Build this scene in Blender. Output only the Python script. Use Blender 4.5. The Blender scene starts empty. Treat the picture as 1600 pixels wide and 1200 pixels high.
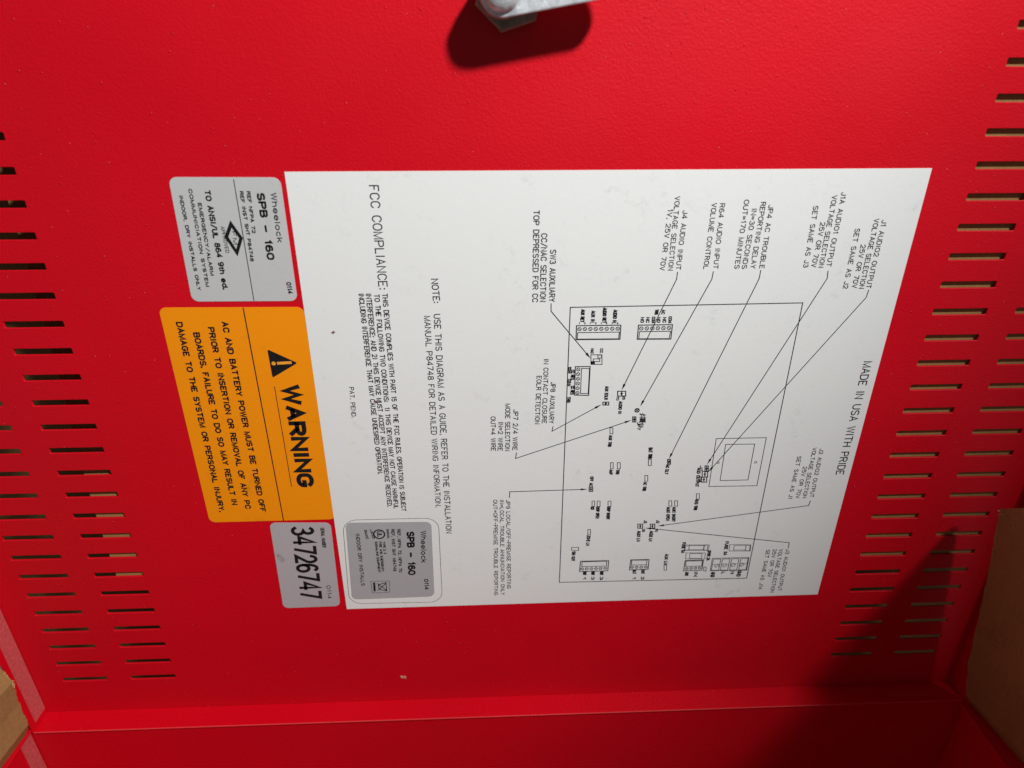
import bpy, bmesh, math, random
from mathutils import Vector, Matrix
random.seed(7)
S = bpy.context.scene
COL = S.collection

# ------------------------------------------------------------------ camera
cd = bpy.data.cameras.new("camera")
cam = bpy.data.objects.new("camera", cd)
COL.objects.link(cam)
S.camera = cam
cd.sensor_fit = 'HORIZONTAL'
cd.sensor_width = 36.0
cd.lens = 36.0 * 1067.06 / 1600.0
cd.clip_start = 0.01
cd.clip_end = 50
cam.matrix_world = Matrix((((0.999183, 0.017368, -0.03649, 0.07821), (-0.0404, 0.451474, -0.891369, -0.280185), (0.000993, 0.892115, 0.451807, 0.046973), (0.0, 0.0, 0.0, 1.0))))
cd.dof.use_dof = True
cd.dof.focus_distance = 0.325
cd.dof.aperture_fstop = 9.0

# ------------------------------------------------------------------ ambient light
w = bpy.data.worlds.new("World")
S.world = w
w.use_nodes = True
bg = w.node_tree.nodes['Background']
bg.inputs['Color'].default_value = (0.90, 0.95, 1.0, 1)
bg.inputs['Strength'].default_value = 0.11

# ------------------------------------------------------------------ work lamp up to the right of the camera
LAMP = Vector((0.53, -0.58, 0.67))
ld = bpy.data.lights.new("work_lamp", 'SPOT')
ld.energy = 66
ld.color = (1.0, 0.985, 0.965)
ld.shadow_soft_size = 0.040
ld.spot_size = math.radians(60)
ld.spot_blend = 1.0
lo = bpy.data.objects.new("work_lamp", ld)
COL.objects.link(lo)
lo.location = LAMP
lo.rotation_euler = (Vector((-0.04, 0.0, 0.07)) - LAMP).to_track_quat('-Z', 'Y').to_euler()

S.view_settings.view_transform = 'Standard'
S.view_settings.look = 'None'
S.view_settings.exposure = 0.0
S.view_settings.gamma = 1.0
S.view_settings.use_curve_mapping = False

# ------------------------------------------------------------------ what is printed on the sheet and the labels, millimetres (x, z) on the door
CALLOUTS = [([('SW3 AUXILIARY', 105.74, -32.29, 105.79, -55.13, 2.29), ('CC/NAC SELECTION', 101.83, -25.35, 101.89, -55.07, 2.27), ('TOP DEPRESSED FOR CC', 98.49, -15.83, 98.54, -55.17, 2.23)], [(106.65, -56.02), (106.75, -59.58), (125.44, -82.71)]), ([('J4 AUDIO INPUT', 160.05, -16.32, 159.89, -41.38, 1.92), ('VOLTAGE SELECTION', 156.23, -10.59, 156.6, -41.63, 1.9), ('1V, 25V OR 70V', 153.87, -15.75, 153.0, -41.59, 1.92)], [(160.71, -42.53), (160.65, -45.67), (140.7, -99.25)]), ([('R64 AUDIO INPUT', 175.15, -13.57, 176.09, -41.15, 1.91), ('VOLUME CONTROL', 171.8, -13.42, 171.8, -41.24, 1.92)], [(176.27, -42.43), (176.03, -45.86), (150.18, -108.08)]), ([('JP4 AC TROUBLE', 195.57, -14.38, 196.17, -41.23, 1.93), ('REPORTING DELAY', 192.15, -13.18, 192.25, -41.19, 1.93), ('IN=30 SECONDS', 188.83, -15.77, 188.5, -41.29, 1.94), ('OUT=170 MINUTES', 185.06, -12.22, 185.29, -41.25, 1.92)], [(196.87, -42.1), (196.79, -45.82), (167.05, -137.91)]), ([('J1A AUDIO1 OUTPUT', 225.12, -9.4, 225.36, -40.72, 1.94), ('VOLTAGE SELECTION', 221.52, -10.67, 222.07, -41.11, 1.93), ('25V OR 70V', 218.86, -21.72, 218.8, -40.93, 1.97), ('SET SAME AS J3', 214.48, -14.92, 215.31, -41.03, 1.94)], [(226.49, -42.73), (226.81, -46.19), (186.52, -141.61)]), ([('J1 AUDIO2 OUTPUT', 244.95, -21.01, 245.25, -50.8, 1.98), ('VOLTAGE SELECTION', 241.52, -20.44, 242.12, -50.91, 1.98), ('25V OR 70V', 238.38, -31.45, 238.89, -50.57, 2.01), ('SET SAME AS J2', 234.27, -24.55, 234.94, -50.81, 1.99)], [(246.61, -51.7), (246.28, -55.11), (187.61, -146.21)]), ([('JP8 AUXILIARY', 107.68, -94.4, 107.36, -116.18, 2.05), ('IN CONTACT CLOSURE', 104.17, -82.66, 104.0, -116.11, 2.01), ('EOLR DETECTION', 101.13, -91.16, 100.65, -116.38, 2.02)], [(109.24, -117.99), (108.85, -120.63), (131.85, -106.49)]), ([('JP7 2/4 WIRE', 90.44, -108.52, 90.03, -130.81, 2.08), ('MODE SELECTION', 86.7, -105.37, 86.46, -131.09, 2.06), ('IN=2 WIRE', 83.33, -115.12, 82.9, -131.0, 2.1), ('OUT=4 WIRE', 79.74, -112.08, 79.65, -130.92, 2.08)], [(91.89, -132.32), (91.44, -135.62), (146.8, -115.31)]), ([('JP9 LOCAL/OFF-PREMISE REPORTING', 86.84, -160.35, 87.2, -219.08, 1.84), ('IN=LOCAL TROUBLE ANNUNCIATION ONLY', 83.62, -160.25, 83.87, -223.56, 1.84), ('OUT=OFF-PREMISE TROUBLE REPORTING', 80.4, -160.16, 80.21, -223.65, 1.84)], [(88.46, -158.81), (88.62, -155.29), (127.67, -154.83)]), ([('J2 AUDIO2 OUTPUT', 241.93, -133.81, 242.67, -163.03, 1.85), ('VOLTAGE SELECTION', 238.26, -133.16, 239.05, -163.33, 1.84), ('25V OR 70V', 235.62, -144.21, 235.4, -163.43, 1.87), ('SET SAME AS J1', 231.5, -138.04, 231.62, -163.72, 1.85)], [(243.46, -165.27), (243.06, -168.31), (165.36, -179.14)]), ([('J3 AUDIO1 OUTPUT', 236.79, -197.04, 237.35, -226.38, 1.86), ('VOLTAGE SELECTION', 232.94, -196.92, 233.38, -227.36, 1.85), ('25V OR 70V', 229.61, -196.8, 229.81, -216.07, 1.86), ('SET SAME AS J1A', 226.0, -196.99, 226.31, -224.98, 1.85)], [(237.68, -196.2), (237.5, -192.5), (158.92, -180.19)])]
HEADING = [('MADE IN USA WITH PRIDE', 252.92, -86.59, 253.38, -149.31, 3.65)]
PATENT = [('PAT. PEND.', 15.42, -95.24, 14.94, -111.0, 1.88)]
FCC = [('FCC COMPLIANCE:', 32.75, -5.43, 32.95, -48.51, 3.54), ('THIS DEVICE COMPLIES WITH PART 15 OF THE FCC RULES. OPERATION IS SUBJECT', 34.13, -50.67, 34.23, -165.55, 2.04), ('TO THE FOLLOWING TWO CONDITIONS:  1) THIS DEVICE MAY NOT CAUSE HARMFUL', 30.7, -50.92, 30.51, -163.85, 2.04), ('INTERFERENCE; AND 2) THIS DEVICE MUST ACCEPT ANY INTERFERENCE RECEIVED,', 27.2, -50.58, 27.42, -162.57, 2.04), ('INCLUDING INTERFERENCE THAT MAY CAUSE UNDESIRED OPERATION.', 24.08, -50.54, 24.35, -142.82, 2.04)]
NOTE = [('NOTE:', 55.34, -44.38, 55.75, -54.88, 2.71), ('USE THIS DIAGRAM AS A GUIDE, REFER TO THE INSTALLATION', 55.61, -60.33, 55.96, -180.26, 2.64), ('MANUAL P84748 FOR DETAILED WIRING INFORMATION.', 51.4, -61.16, 51.36, -163.67, 2.5)]
BOARD = [(115.12, -57.91), (218.22, -57.26), (218.27, -216.57), (115.47, -215.79)]
TRANS = [[(189.12, -126.65), (213.83, -126.68), (213.86, -155.07), (189.24, -154.9)], [(194.24, -130.06), (208.64, -130.22), (208.68, -151.41), (194.48, -151.41)]]
TRANSH = [(210.88, -140.91), (192.0, -140.62)]
BLOCKS = [([(118.22, -66.59), (138.0, -66.61), (138.07, -73.4), (118.32, -73.26)], [(118.88, -69.9), (137.53, -69.89), (137.47, -73.14), (118.88, -73.02)], [(119.61, -68.23), (122.04, -68.23), (124.48, -68.23), (126.92, -68.23), (129.36, -68.24), (131.8, -68.24), (134.25, -68.24), (136.69, -68.25)]), ([(145.89, -66.73), (161.14, -66.72), (161.13, -73.68), (145.92, -73.52)], [(146.59, -69.88), (160.58, -69.85), (160.38, -73.45), (146.59, -73.29)], [(147.29, -68.35), (149.78, -68.34), (152.27, -68.33), (154.76, -68.32), (157.26, -68.31), (159.75, -68.3)]), ([(118.57, -86.64), (125.36, -86.7), (125.43, -101.6), (118.82, -101.29)], [(121.44, -87.63), (125.12, -87.7), (125.19, -100.58), (121.6, -100.51)], [(119.99, -88.09), (120.02, -90.47), (120.05, -92.86), (120.08, -95.27), (120.11, -97.7), (120.14, -100.14)]), ([(126.29, -201.4), (141.38, -201.48), (141.33, -208.59), (126.1, -208.5)], [(127.17, -201.87), (140.38, -201.89), (140.42, -205.21), (127.15, -205.19)], [(127.4, -206.75), (129.88, -206.75), (132.37, -206.75), (134.85, -206.75), (137.34, -206.75), (139.82, -206.75)]), ([(153.24, -201.37), (163.07, -201.48), (163.17, -208.24), (153.1, -208.34)], [(153.78, -201.69), (162.07, -201.89), (162.01, -205.08), (153.87, -205.02)], [(154.35, -206.59), (156.83, -206.6), (159.32, -206.62), (161.81, -206.63)]), ([(182.76, -202.91), (192.65, -202.81), (192.69, -209.96), (182.72, -210.06)], [(183.34, -203.38), (192.2, -203.37), (192.14, -207.03), (183.41, -206.99)], [(184.29, -208.54), (186.61, -208.47), (188.94, -208.41), (191.26, -208.34)])]
BIG = [[(197.39, -201.87), (217.24, -201.89), (217.43, -210.84), (197.33, -210.58)], [(198.07, -202.54), (202.04, -202.54), (201.9, -210.28), (197.89, -210.23)], [(203.03, -202.54), (207.0, -202.54), (206.92, -210.34), (202.9, -210.29)], [(208.0, -202.55), (211.97, -202.55), (211.94, -210.41), (207.92, -210.36)], [(212.97, -202.55), (216.94, -202.55), (216.97, -210.47), (212.95, -210.42)]]
BIGS = [(200.37, -207.09), (204.84, -207.02), (209.45, -206.96), (214.18, -206.9)]
LEDS = [[(136.63, -119.32), (138.02, -119.35), (138.25, -122.74), (136.86, -122.71)], [(138.27, -139.24), (139.54, -139.27), (139.78, -142.86), (138.5, -142.82)], [(141.6, -139.32), (143.03, -139.36), (143.29, -142.95), (141.86, -142.91)], [(156.87, -137.84), (158.3, -137.88), (158.64, -141.46), (157.2, -141.42)], [(155.97, -147.28), (157.42, -147.32), (157.74, -150.8), (156.28, -150.76)], [(130.33, -162.2), (131.64, -162.24), (131.83, -165.64), (130.51, -165.6)], [(132.94, -162.27), (134.41, -162.32), (134.62, -165.72), (133.14, -165.68)], [(138.5, -162.44), (139.98, -162.48), (140.21, -165.89), (138.73, -165.84)], [(169.72, -163.14), (171.21, -163.18), (171.57, -166.61), (170.08, -166.57)], [(172.69, -163.23), (174.18, -163.27), (174.56, -166.7), (173.07, -166.65)], [(129.14, -180.3), (130.48, -180.34), (130.66, -183.7), (129.31, -183.65)], [(121.11, -191.88), (124.84, -192.01), (124.92, -193.95), (121.19, -193.82)], [(171.61, -205.64), (173.0, -205.68), (173.37, -209.28), (171.97, -209.23)], [(183.4, -159.15), (184.88, -159.19), (185.31, -162.59), (183.82, -162.55)], [(193.46, -207.74), (194.69, -207.79), (195.07, -210.73), (193.84, -210.68)]]
JUMPERS = [[(132.38, -105.3), (135.1, -105.36), (135.2, -106.9), (132.47, -106.84)], [(138.93, -99.68), (142.69, -99.76), (142.89, -102.29), (139.11, -102.21)], [(147.12, -113.56), (148.66, -113.6), (148.89, -116.41), (147.35, -116.38)], [(166.43, -138.08), (167.87, -138.12), (168.17, -140.95), (166.73, -140.91)], [(128.41, -153.49), (130.18, -153.53), (130.33, -156.27), (128.55, -156.22)], [(155.0, -177.57), (157.52, -177.65), (157.76, -180.36), (155.24, -180.28)], [(161.55, -177.77), (163.9, -177.85), (164.16, -180.56), (161.8, -180.49)], [(185.65, -142.34), (187.26, -142.39), (187.72, -145.83), (186.1, -145.79)], [(184.61, -145.56), (187.37, -145.63), (187.82, -149.1), (185.06, -149.03)], [(184.57, -149.01), (187.34, -149.09), (187.74, -152.2), (184.97, -152.12)]]
SWITCH = [[(125.42, -80.8), (130.44, -80.89), (130.73, -85.7), (125.68, -85.61)], [(126.62, -82.89), (129.54, -82.94), (129.62, -84.23), (126.69, -84.18)], [(125.81, -84.16), (127.27, -84.19), (127.35, -85.64), (125.89, -85.61)], [(128.55, -81.01), (130.3, -81.04), (130.39, -82.48), (128.64, -82.45)]]
FUSES = [[(181.34, -192.16), (194.42, -192.59), (194.56, -196.29), (181.42, -195.84)], [(183.79, -192.67), (191.89, -192.94), (191.91, -195.76), (183.79, -195.49)], [(182.66, -197.63), (193.06, -197.98), (193.26, -202.17), (182.81, -201.81)], [(184.79, -198.14), (191.38, -198.36), (191.46, -201.67), (184.84, -201.44)], [(205.44, -192.74), (216.87, -193.12), (217.23, -197.48), (205.73, -197.1)], [(207.96, -193.47), (214.37, -193.68), (214.51, -196.74), (208.07, -196.52)], [(181.76, -192.82), (183.82, -192.89), (183.81, -195.71), (181.74, -195.64)], [(191.69, -192.72), (193.76, -192.79), (193.84, -196.04), (191.76, -195.97)], [(214.37, -193.68), (216.63, -193.76), (216.84, -197.25), (214.58, -197.18)]]
POT = (148.91, -110.05)
TINY = [('AUX RET', 120.09, -59.02, 119.94, -64.88, 1.41), ('AUX IN', 124.63, -59.69, 124.63, -64.95, 1.42), ('AUDIO RET', 129.64, -58.42, 129.78, -65.33, 1.41), ('AUDIO IN', 134.36, -59.38, 134.35, -65.4, 1.42), ('NO', 146.73, -63.16, 146.78, -65.44, 1.28), ('NC', 149.15, -63.2, 149.22, -65.47, 1.29), ('COM', 151.7, -62.93, 151.81, -65.66, 1.28), ('NO', 154.02, -63.27, 154.1, -65.55, 1.28), ('NC', 156.59, -63.31, 156.68, -65.59, 1.29), ('COM', 159.12, -62.89, 159.28, -65.78, 1.29), ('TRB', 152.79, -59.49, 152.73, -61.74, 1.28), ('AC', 155.8, -59.68, 155.71, -61.63, 1.28), ('NAC', 125.32, -77.79, 125.3, -80.16, 1.16), ('CC', 129.53, -77.86, 129.51, -79.92, 1.16), ('CONV', 115.39, -86.87, 115.21, -89.95, 1.32), ('CC RES', 116.91, -88.36, 116.82, -93.26, 1.33), ('CONV', 115.48, -93.07, 115.31, -96.54, 1.33), ('CC RES', 117.1, -96.57, 116.98, -100.92, 1.34), ('TRB', 115.53, -102.24, 115.49, -105.12, 1.35), ('AUX EOLR', 133.07, -97.05, 133.05, -103.95, 1.34), ('AUDIO IN', 140.08, -105.12, 140.09, -111.67, 1.36), ('25', 141.53, -102.26, 141.52, -104.13, 1.05), ('70', 138.67, -102.37, 138.66, -104.41, 1.06), ('AUX TRB', 136.6, -123.6, 136.4, -129.94, 1.4), ('AMP', 138.06, -143.38, 138.09, -146.23, 1.44), ('TRB', 141.42, -143.47, 141.44, -146.13, 1.43), ('BAT TRB', 156.57, -131.16, 156.82, -137.28, 1.58), ('AC TRB', 155.85, -151.33, 155.67, -156.59, 1.46), ('AC DLY', 166.13, -141.27, 166.06, -146.79, 1.44), ('OFF AC', 128.72, -147.32, 128.54, -152.91, 1.45), ('CKT', 130.03, -165.79, 129.97, -167.6, 1.48), ('DISP OPEN', 132.83, -166.07, 132.91, -173.18, 1.48), ('DISP SHORT', 138.42, -166.24, 138.42, -173.96, 1.48), ('AUX1 OPEN', 169.15, -167.15, 169.71, -175.75, 1.49), ('AUX1 SHORT', 172.14, -167.23, 172.8, -176.46, 1.49), ('ZONE LN', 129.01, -184.27, 128.84, -190.85, 1.51), ('SIG OUT', 121.73, -194.71, 121.48, -201.02, 1.53), ('AUD1 LN', 155.23, -182.17, 155.46, -188.95, 1.51), ('AUD2 LN', 161.81, -182.38, 161.91, -188.95, 1.52), ('J3', 158.15, -175.39, 158.13, -177.05, 1.34), ('J2', 164.66, -175.39, 164.68, -177.25, 1.34), ('25', 157.81, -180.99, 157.79, -182.67, 1.18), ('70', 164.54, -180.99, 164.55, -182.88, 1.18), ('AUX LN', 171.52, -198.13, 171.56, -205.19, 1.56), ('AUD OUTPUT', 182.11, -143.58, 182.37, -154.79, 1.45), ('GND TRB', 183.37, -162.93, 183.34, -169.39, 1.49), ('FUSE 5A', 179.96, -190.61, 180.07, -197.54, 1.54), ('SPKR 2A', 194.25, -196.49, 194.42, -203.1, 1.55), ('FUSE 3A', 202.91, -190.72, 203.19, -199.86, 1.55), ('OUT', 128.19, -208.79, 128.12, -211.04, 1.56), ('OUT', 132.69, -208.95, 132.64, -211.2, 1.56), ('OUT', 137.37, -209.12, 137.34, -211.37, 1.57), ('1', 128.19, -212.39, 128.29, -214.44, 1.39), ('2', 132.89, -212.56, 132.82, -214.6, 1.39), ('3', 137.59, -212.73, 137.54, -214.77, 1.4), ('BAT', 155.01, -208.4, 155.06, -211.1, 1.57), ('OUT', 159.72, -208.57, 159.78, -211.27, 1.57), ('1', 155.42, -213.38, 155.39, -215.2, 1.4), ('2', 159.98, -213.54, 160.14, -215.37, 1.4), ('AUX', 183.88, -211.01, 184.0, -213.5, 1.59), ('IN', 188.78, -210.95, 189.0, -214.14, 1.59), ('GND', 198.19, -211.74, 198.27, -214.93, 1.77), ('L', 204.0, -211.72, 203.98, -212.86, 1.59), ('N', 208.92, -211.67, 208.95, -213.03, 1.6), ('GND', 212.75, -211.36, 212.6, -214.99, 1.77), ('2-WIRE', 150.5, -111.89, 150.77, -116.81, 1.23), ('4-WIRE', 151.92, -112.27, 152.16, -116.84, 1.22), ('JP7', 149.69, -116.78, 150.02, -120.69, 1.24), ('IN', 151.27, -117.17, 151.45, -119.3, 1.24), ('J1', 183.23, -142.28, 183.27, -145.14, 1.29), ('J1A', 183.71, -148.6, 183.82, -152.09, 1.3), ('-', 119.0, -64.96, 119.02, -65.87, 0.91), ('+', 121.43, -64.99, 121.45, -65.9, 0.91), ('-', 123.86, -65.03, 123.88, -65.94, 0.91), ('+', 126.29, -65.07, 126.31, -65.98, 0.91), ('-', 128.72, -65.1, 128.74, -66.02, 0.91), ('+', 131.15, -65.14, 131.18, -66.05, 0.91), ('-', 133.58, -65.18, 133.61, -66.09, 0.92), ('+', 136.02, -65.21, 136.05, -66.13, 0.91)]
LABELS = {'approval': ([(-44.99, -1.62), (-1.78, -2.0), (-2.07, -53.36), (-46.41, -53.04)], 3.0, [('Wheelock', -6.52, -7.91, -6.82, -28.04, 2.39, 0.17), ('SPB – 160', -12.04, -7.87, -12.12, -35.26, 3.26, 0.25), ('REF NFPA 72', -15.81, -7.22, -16.41, -24.1, 1.57, 0.25), ('REF INST SHT P84748', -18.56, -7.2, -19.1, -35.87, 1.57, 0.25), ('APPROVED', -28.57, -21.11, -28.49, -32.11, 1.61, 0.16), ('TO ANSI/UL 864 9th ed.', -32.24, -6.66, -32.66, -47.95, 2.48, 0.24), ('EMERGENCY/ALARM', -35.75, -11.66, -36.56, -41.73, 1.58, 0.25), ('COMMUNICIATION SYSTEM', -38.31, -6.15, -39.47, -46.59, 1.56, 0.25), ('INDOOR, DRY INSTALLS ONLY', -42.47, -8.65, -43.17, -48.07, 1.56, 0.25), ('0114', -5.84, -44.93, -5.75, -50.15, 2.13, 0.22), ('FM', -24.48, -23.24, -24.69, -28.66, 1.79, 0.16)], [([(-19.94, -2.63), (-20.49, -53.11)], 0.9)]), 'warning': ([(-61.15, -55.58), (-0.09, -56.15), (0.49, -169.74), (-61.91, -169.83)], 3.0, [('WARNING', -15.05, -93.33, -15.61, -149.87, 8.45, 0.255), ('AC AND BATTERY POWER MUST BE TURNED OFF', -36.07, -62.24, -35.98, -164.05, 2.93, 0.235), ('PRIOR TO INSERTION OR REMOVAL OF ANY PC', -42.42, -64.75, -43.01, -162.06, 2.94, 0.235), ('BOARDS. FAILURE TO DO SO MAY RESULT IN', -49.13, -67.1, -49.12, -159.53, 2.95, 0.235), ('DAMAGE TO THE SYSTEM OR PERSONAL INJURY.', -55.37, -62.15, -56.11, -163.64, 2.92, 0.235)], [([(-25.59, -56.08), (-25.33, -169.95)], 1.3), ([(-18.18, -94.08), (-18.4, -149.22)], 0.9)]), 'serial': ([(-32.58, -170.94), (-2.16, -171.88), (-3.55, -228.32), (-34.15, -228.75)], 3.0, [('34726747', -21.77, -174.51, -23.41, -221.77, 10.08, 0), ('SERIAL NUMBER', -7.52, -174.96, -7.95, -187.59, 1.6, 0), ('0114', -9.1, -213.5, -9.53, -222.67, 1.85, 0.0)], []), 'rating': ([(5.45, -171.91), (48.64, -172.64), (47.74, -223.11), (3.38, -223.72)], 3.0, [('Wheelock', 42.78, -178.39, 41.87, -199.48, 2.94, 0.17), ('SPB – 160', 35.59, -178.5, 34.5, -207.67, 4.07, 0.25), ('0114', 42.71, -210.64, 42.65, -218.24, 2.38, 0.22), ('REF. NFPA 72, NFPA 70', 30.95, -176.79, 29.82, -205.55, 1.79, 0.22), ('REF. INST SHT A84748', 27.9, -176.69, 26.91, -204.74, 1.79, 0.22), ('SIGNAL', 25.47, -176.61, 25.62, -182.82, 1.3, 0.25), ('LISTED', 17.01, -176.76, 18.11, -182.58, 1.3, 0.25), ('SMXC', 14.2, -176.67, 14.65, -182.89, 1.45, 0.25), ('TYPE 2, 3', 22.85, -184.62, 22.98, -192.88, 1.4, 0.25), ('FIRE AND EMERGENCY', 21.05, -184.56, 20.81, -204.74, 1.4, 0.25), ('SIGNALING EQUIPMENT', 18.92, -184.49, 18.91, -205.34, 1.41, 0.25), ('INDOOR DRY INSTALLS', 9.69, -178.99, 9.16, -214.17, 2.04, 0.19), ('UL', 20.48, -177.89, 20.65, -181.62, 2.6, 0.2)], [])}
DIAMOND = [(-24.18, -20.19), (-21.16, -25.98), (-23.91, -32.1), (-26.94, -25.45)]
TRI = [(-18.47, -75.67), (-6.22, -82.53), (-18.36, -89.71)]
EXC = [(-14.9, -82.54), (-9.16, -82.29)]
DOT = (-16.8, -82.6)
STAIN_P = [(-32.38, -191.42), (-30.88, -191.26), (-28.94, -193.67), (-28.28, -195.84), (-30.4, -196.84), (-31.91, -194.85)]
OUTLINE = [(4.03, -170.45), (52.32, -170.44), (51.81, -227.45), (1.5, -226.89)]
ULC = (21.65, -179.79)
BINBOX = [(14.49, -211.31), (24.33, -211.32), (23.98, -219.22), (14.6, -219.46)]
BINBAR = [(15.61, -212.12), (16.72, -212.16), (16.52, -218.26), (15.38, -218.35)]
BINX = [[(17.92, -212.88), (22.28, -217.79)], [(17.84, -217.62), (22.7, -212.6)], [(18.35, -213.79), (22.38, -212.37), (22.41, -218.25), (18.41, -216.96), (18.35, -213.79)]]
MISC = {'flake': (26.43, -285.02), 'crumb': (11.34, -68.05), 'crumb2': (26.95, -102.77), 'tick': (149.0, 59.33)}

# ------------------------------------------------------------------ materials
def nodes(name):
    m = bpy.data.materials.new(name)
    m.use_nodes = True
    nt = m.node_tree
    return m, nt, nt.nodes['Principled BSDF']

def N(nt, kind, **inp):
    n = nt.nodes.new(kind)
    for k, v in inp.items():
        if k in n.inputs:
            n.inputs[k].default_value = v
        else:
            n.inputs[k.replace('_', ' ')].default_value = v
    return n

def ramp(nt, src, a, b, ca, cb):
    r = nt.nodes.new('ShaderNodeValToRGB')
    r.color_ramp.elements[0].position = a
    r.color_ramp.elements[1].position = b
    r.color_ramp.elements[0].color = (*ca, 1) if len(ca) == 3 else ca
    r.color_ramp.elements[1].color = (*cb, 1) if len(cb) == 3 else cb
    nt.links.new(src, r.inputs[0])
    return r.outputs[0]

def math_node(nt, op, a, b=None):
    n = nt.nodes.new('ShaderNodeMath'); n.operation = op
    for i, v in enumerate((a, b)):
        if v is None: continue
        if isinstance(v, (int, float)): n.inputs[i].default_value = v
        else: nt.links.new(v, n.inputs[i])
    return n.outputs[0]

def coords(nt):
    return nt.nodes.new('ShaderNodeTexCoord').outputs['Object']

def make_red(name, base=(0.60, 0.0025, 0.008), rough=0.43):
    m, nt, p = nodes(name)
    L = nt.links; c = coords(nt)
    n1 = N(nt, 'ShaderNodeTexNoise', Scale=9.0, Detail=3.0); L.new(c, n1.inputs['Vector'])
    col = ramp(nt, n1.outputs['Fac'], 0.3, 0.7, [v * 0.93 for v in base], [min(1, v * 1.05) for v in base])
    # tiny nibs in the powder coat, a few tinted pale
    v2 = N(nt, 'ShaderNodeTexVoronoi', Scale=260.0); L.new(c, v2.inputs['Vector'])
    sepd = nt.nodes.new('ShaderNodeSeparateColor'); L.new(v2.outputs['Color'], sepd.inputs[0])
    keep = math_node(nt, 'GREATER_THAN', sepd.outputs[0], 0.5)
    near = ramp(nt, v2.outputs['Distance'], 0.03, 0.10, (1, 1, 1), (0, 0, 0))
    nib = math_node(nt, 'MULTIPLY', near, keep)
    near2 = ramp(nt, v2.outputs['Distance'], 0.02, 0.045, (1, 1, 1), (0, 0, 0))
    keep2 = math_node(nt, 'GREATER_THAN', sepd.outputs[1], 0.86)
    pale_nib = math_node(nt, 'MULTIPLY', math_node(nt, 'MULTIPLY', near2, keep2), 0.5)
    mx = nt.nodes.new('ShaderNodeMix'); mx.data_type = 'RGBA'
    L.new(pale_nib, mx.inputs['Factor']); L.new(col, mx.inputs[6])
    mx.inputs[7].default_value = (0.75, 0.42, 0.36, 1)
    L.new(mx.outputs[2], p.inputs['Base Color'])
    # orange peel
    n2 = N(nt, 'ShaderNodeTexNoise', Scale=950.0, Detail=2.0, Roughness=0.55); L.new(c, n2.inputs['Vector'])
    n3 = N(nt, 'ShaderNodeTexNoise', Scale=330.0, Detail=1.0); L.new(c, n3.inputs['Vector'])
    h = math_node(nt, 'ADD', math_node(nt, 'MULTIPLY', n2.outputs['Fac'], 0.75), math_node(nt, 'MULTIPLY', n3.outputs['Fac'], 0.3))
    h = math_node(nt, 'ADD', h, math_node(nt, 'MULTIPLY', nib, 1.3))
    b = nt.nodes.new('ShaderNodeBump'); b.inputs['Strength'].default_value = 0.8; b.inputs['Distance'].default_value = 0.00026
    L.new(h, b.inputs['Height']); L.new(b.outputs[0], p.inputs['Normal'])
    n4 = N(nt, 'ShaderNodeTexNoise', Scale=14.0, Detail=4.0); L.new(c, n4.inputs['Vector'])
    r = ramp(nt, n4.outputs['Fac'], 0.3, 0.75, (rough - .05,) * 3, (rough + .09,) * 3)
    L.new(r, p.inputs['Roughness'])
    p.inputs['Specular IOR Level'].default_value = 0.24
    return m

def make_label(name, base, dirt, rough=0.5, amount=0.5, metallic=0.0, coat=0.0, grain=2200.0):
    m, nt, p = nodes(name)
    L = nt.links; c = coords(nt)
    a = N(nt, 'ShaderNodeTexNoise', Scale=38.0, Detail=8.0, Roughness=0.72); L.new(c, a.inputs['Vector'])
    g = N(nt, 'ShaderNodeTexNoise', Scale=grain, Detail=1.0); L.new(c, g.inputs['Vector'])
    k = N(nt, 'ShaderNodeTexNoise', Scale=170.0, Detail=5.0, Roughness=0.8); L.new(c, k.inputs['Vector'])
    patch = ramp(nt, a.outputs['Fac'], 0.52, 0.74, (0, 0, 0), (1, 1, 1))
    smear = ramp(nt, k.outputs['Fac'], 0.52, 0.72, (0, 0, 0), (1, 1, 1))
    f = math_node(nt, 'MULTIPLY', math_node(nt, 'MULTIPLY', patch, smear), amount)
    f = math_node(nt, 'ADD', f, math_node(nt, 'MULTIPLY', g.outputs['Fac'], 0.10 * amount))
    v = N(nt, 'ShaderNodeTexVoronoi', Scale=95.0); L.new(c, v.inputs['Vector'])
    sep = nt.nodes.new('ShaderNodeSeparateColor'); L.new(v.outputs['Color'], sep.inputs[0])
    sp = math_node(nt, 'MULTIPLY', ramp(nt, v.outputs['Distance'], 0.012, 0.03, (1, 1, 1), (0, 0, 0)), math_node(nt, 'GREATER_THAN', sep.outputs[0], 0.72))
    f = math_node(nt, 'MAXIMUM', f, math_node(nt, 'MULTIPLY', sp, 0.6))
    mx = nt.nodes.new('ShaderNodeMix'); mx.data_type = 'RGBA'
    L.new(f, mx.inputs['Factor'])
    mx.inputs[6].default_value = (*base, 1); mx.inputs[7].default_value = (*dirt, 1)
    L.new(mx.outputs[2], p.inputs['Base Color'])
    p.inputs['Roughness'].default_value = rough
    p.inputs['Specular IOR Level'].default_value = 0.3
    p.inputs['Metallic'].default_value = metallic
    p.inputs['Coat Weight'].default_value = coat
    b = nt.nodes.new('ShaderNodeBump'); b.inputs['Strength'].default_value = 0.25; b.inputs['Distance'].default_value = 0.0001
    w2 = N(nt, 'ShaderNodeTexNoise', Scale=420.0, Detail=2.0); L.new(c, w2.inputs['Vector'])
    L.new(w2.outputs['Fac'], b.inputs['Height']); L.new(b.outputs[0], p.inputs['Normal'])
    return m

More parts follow.
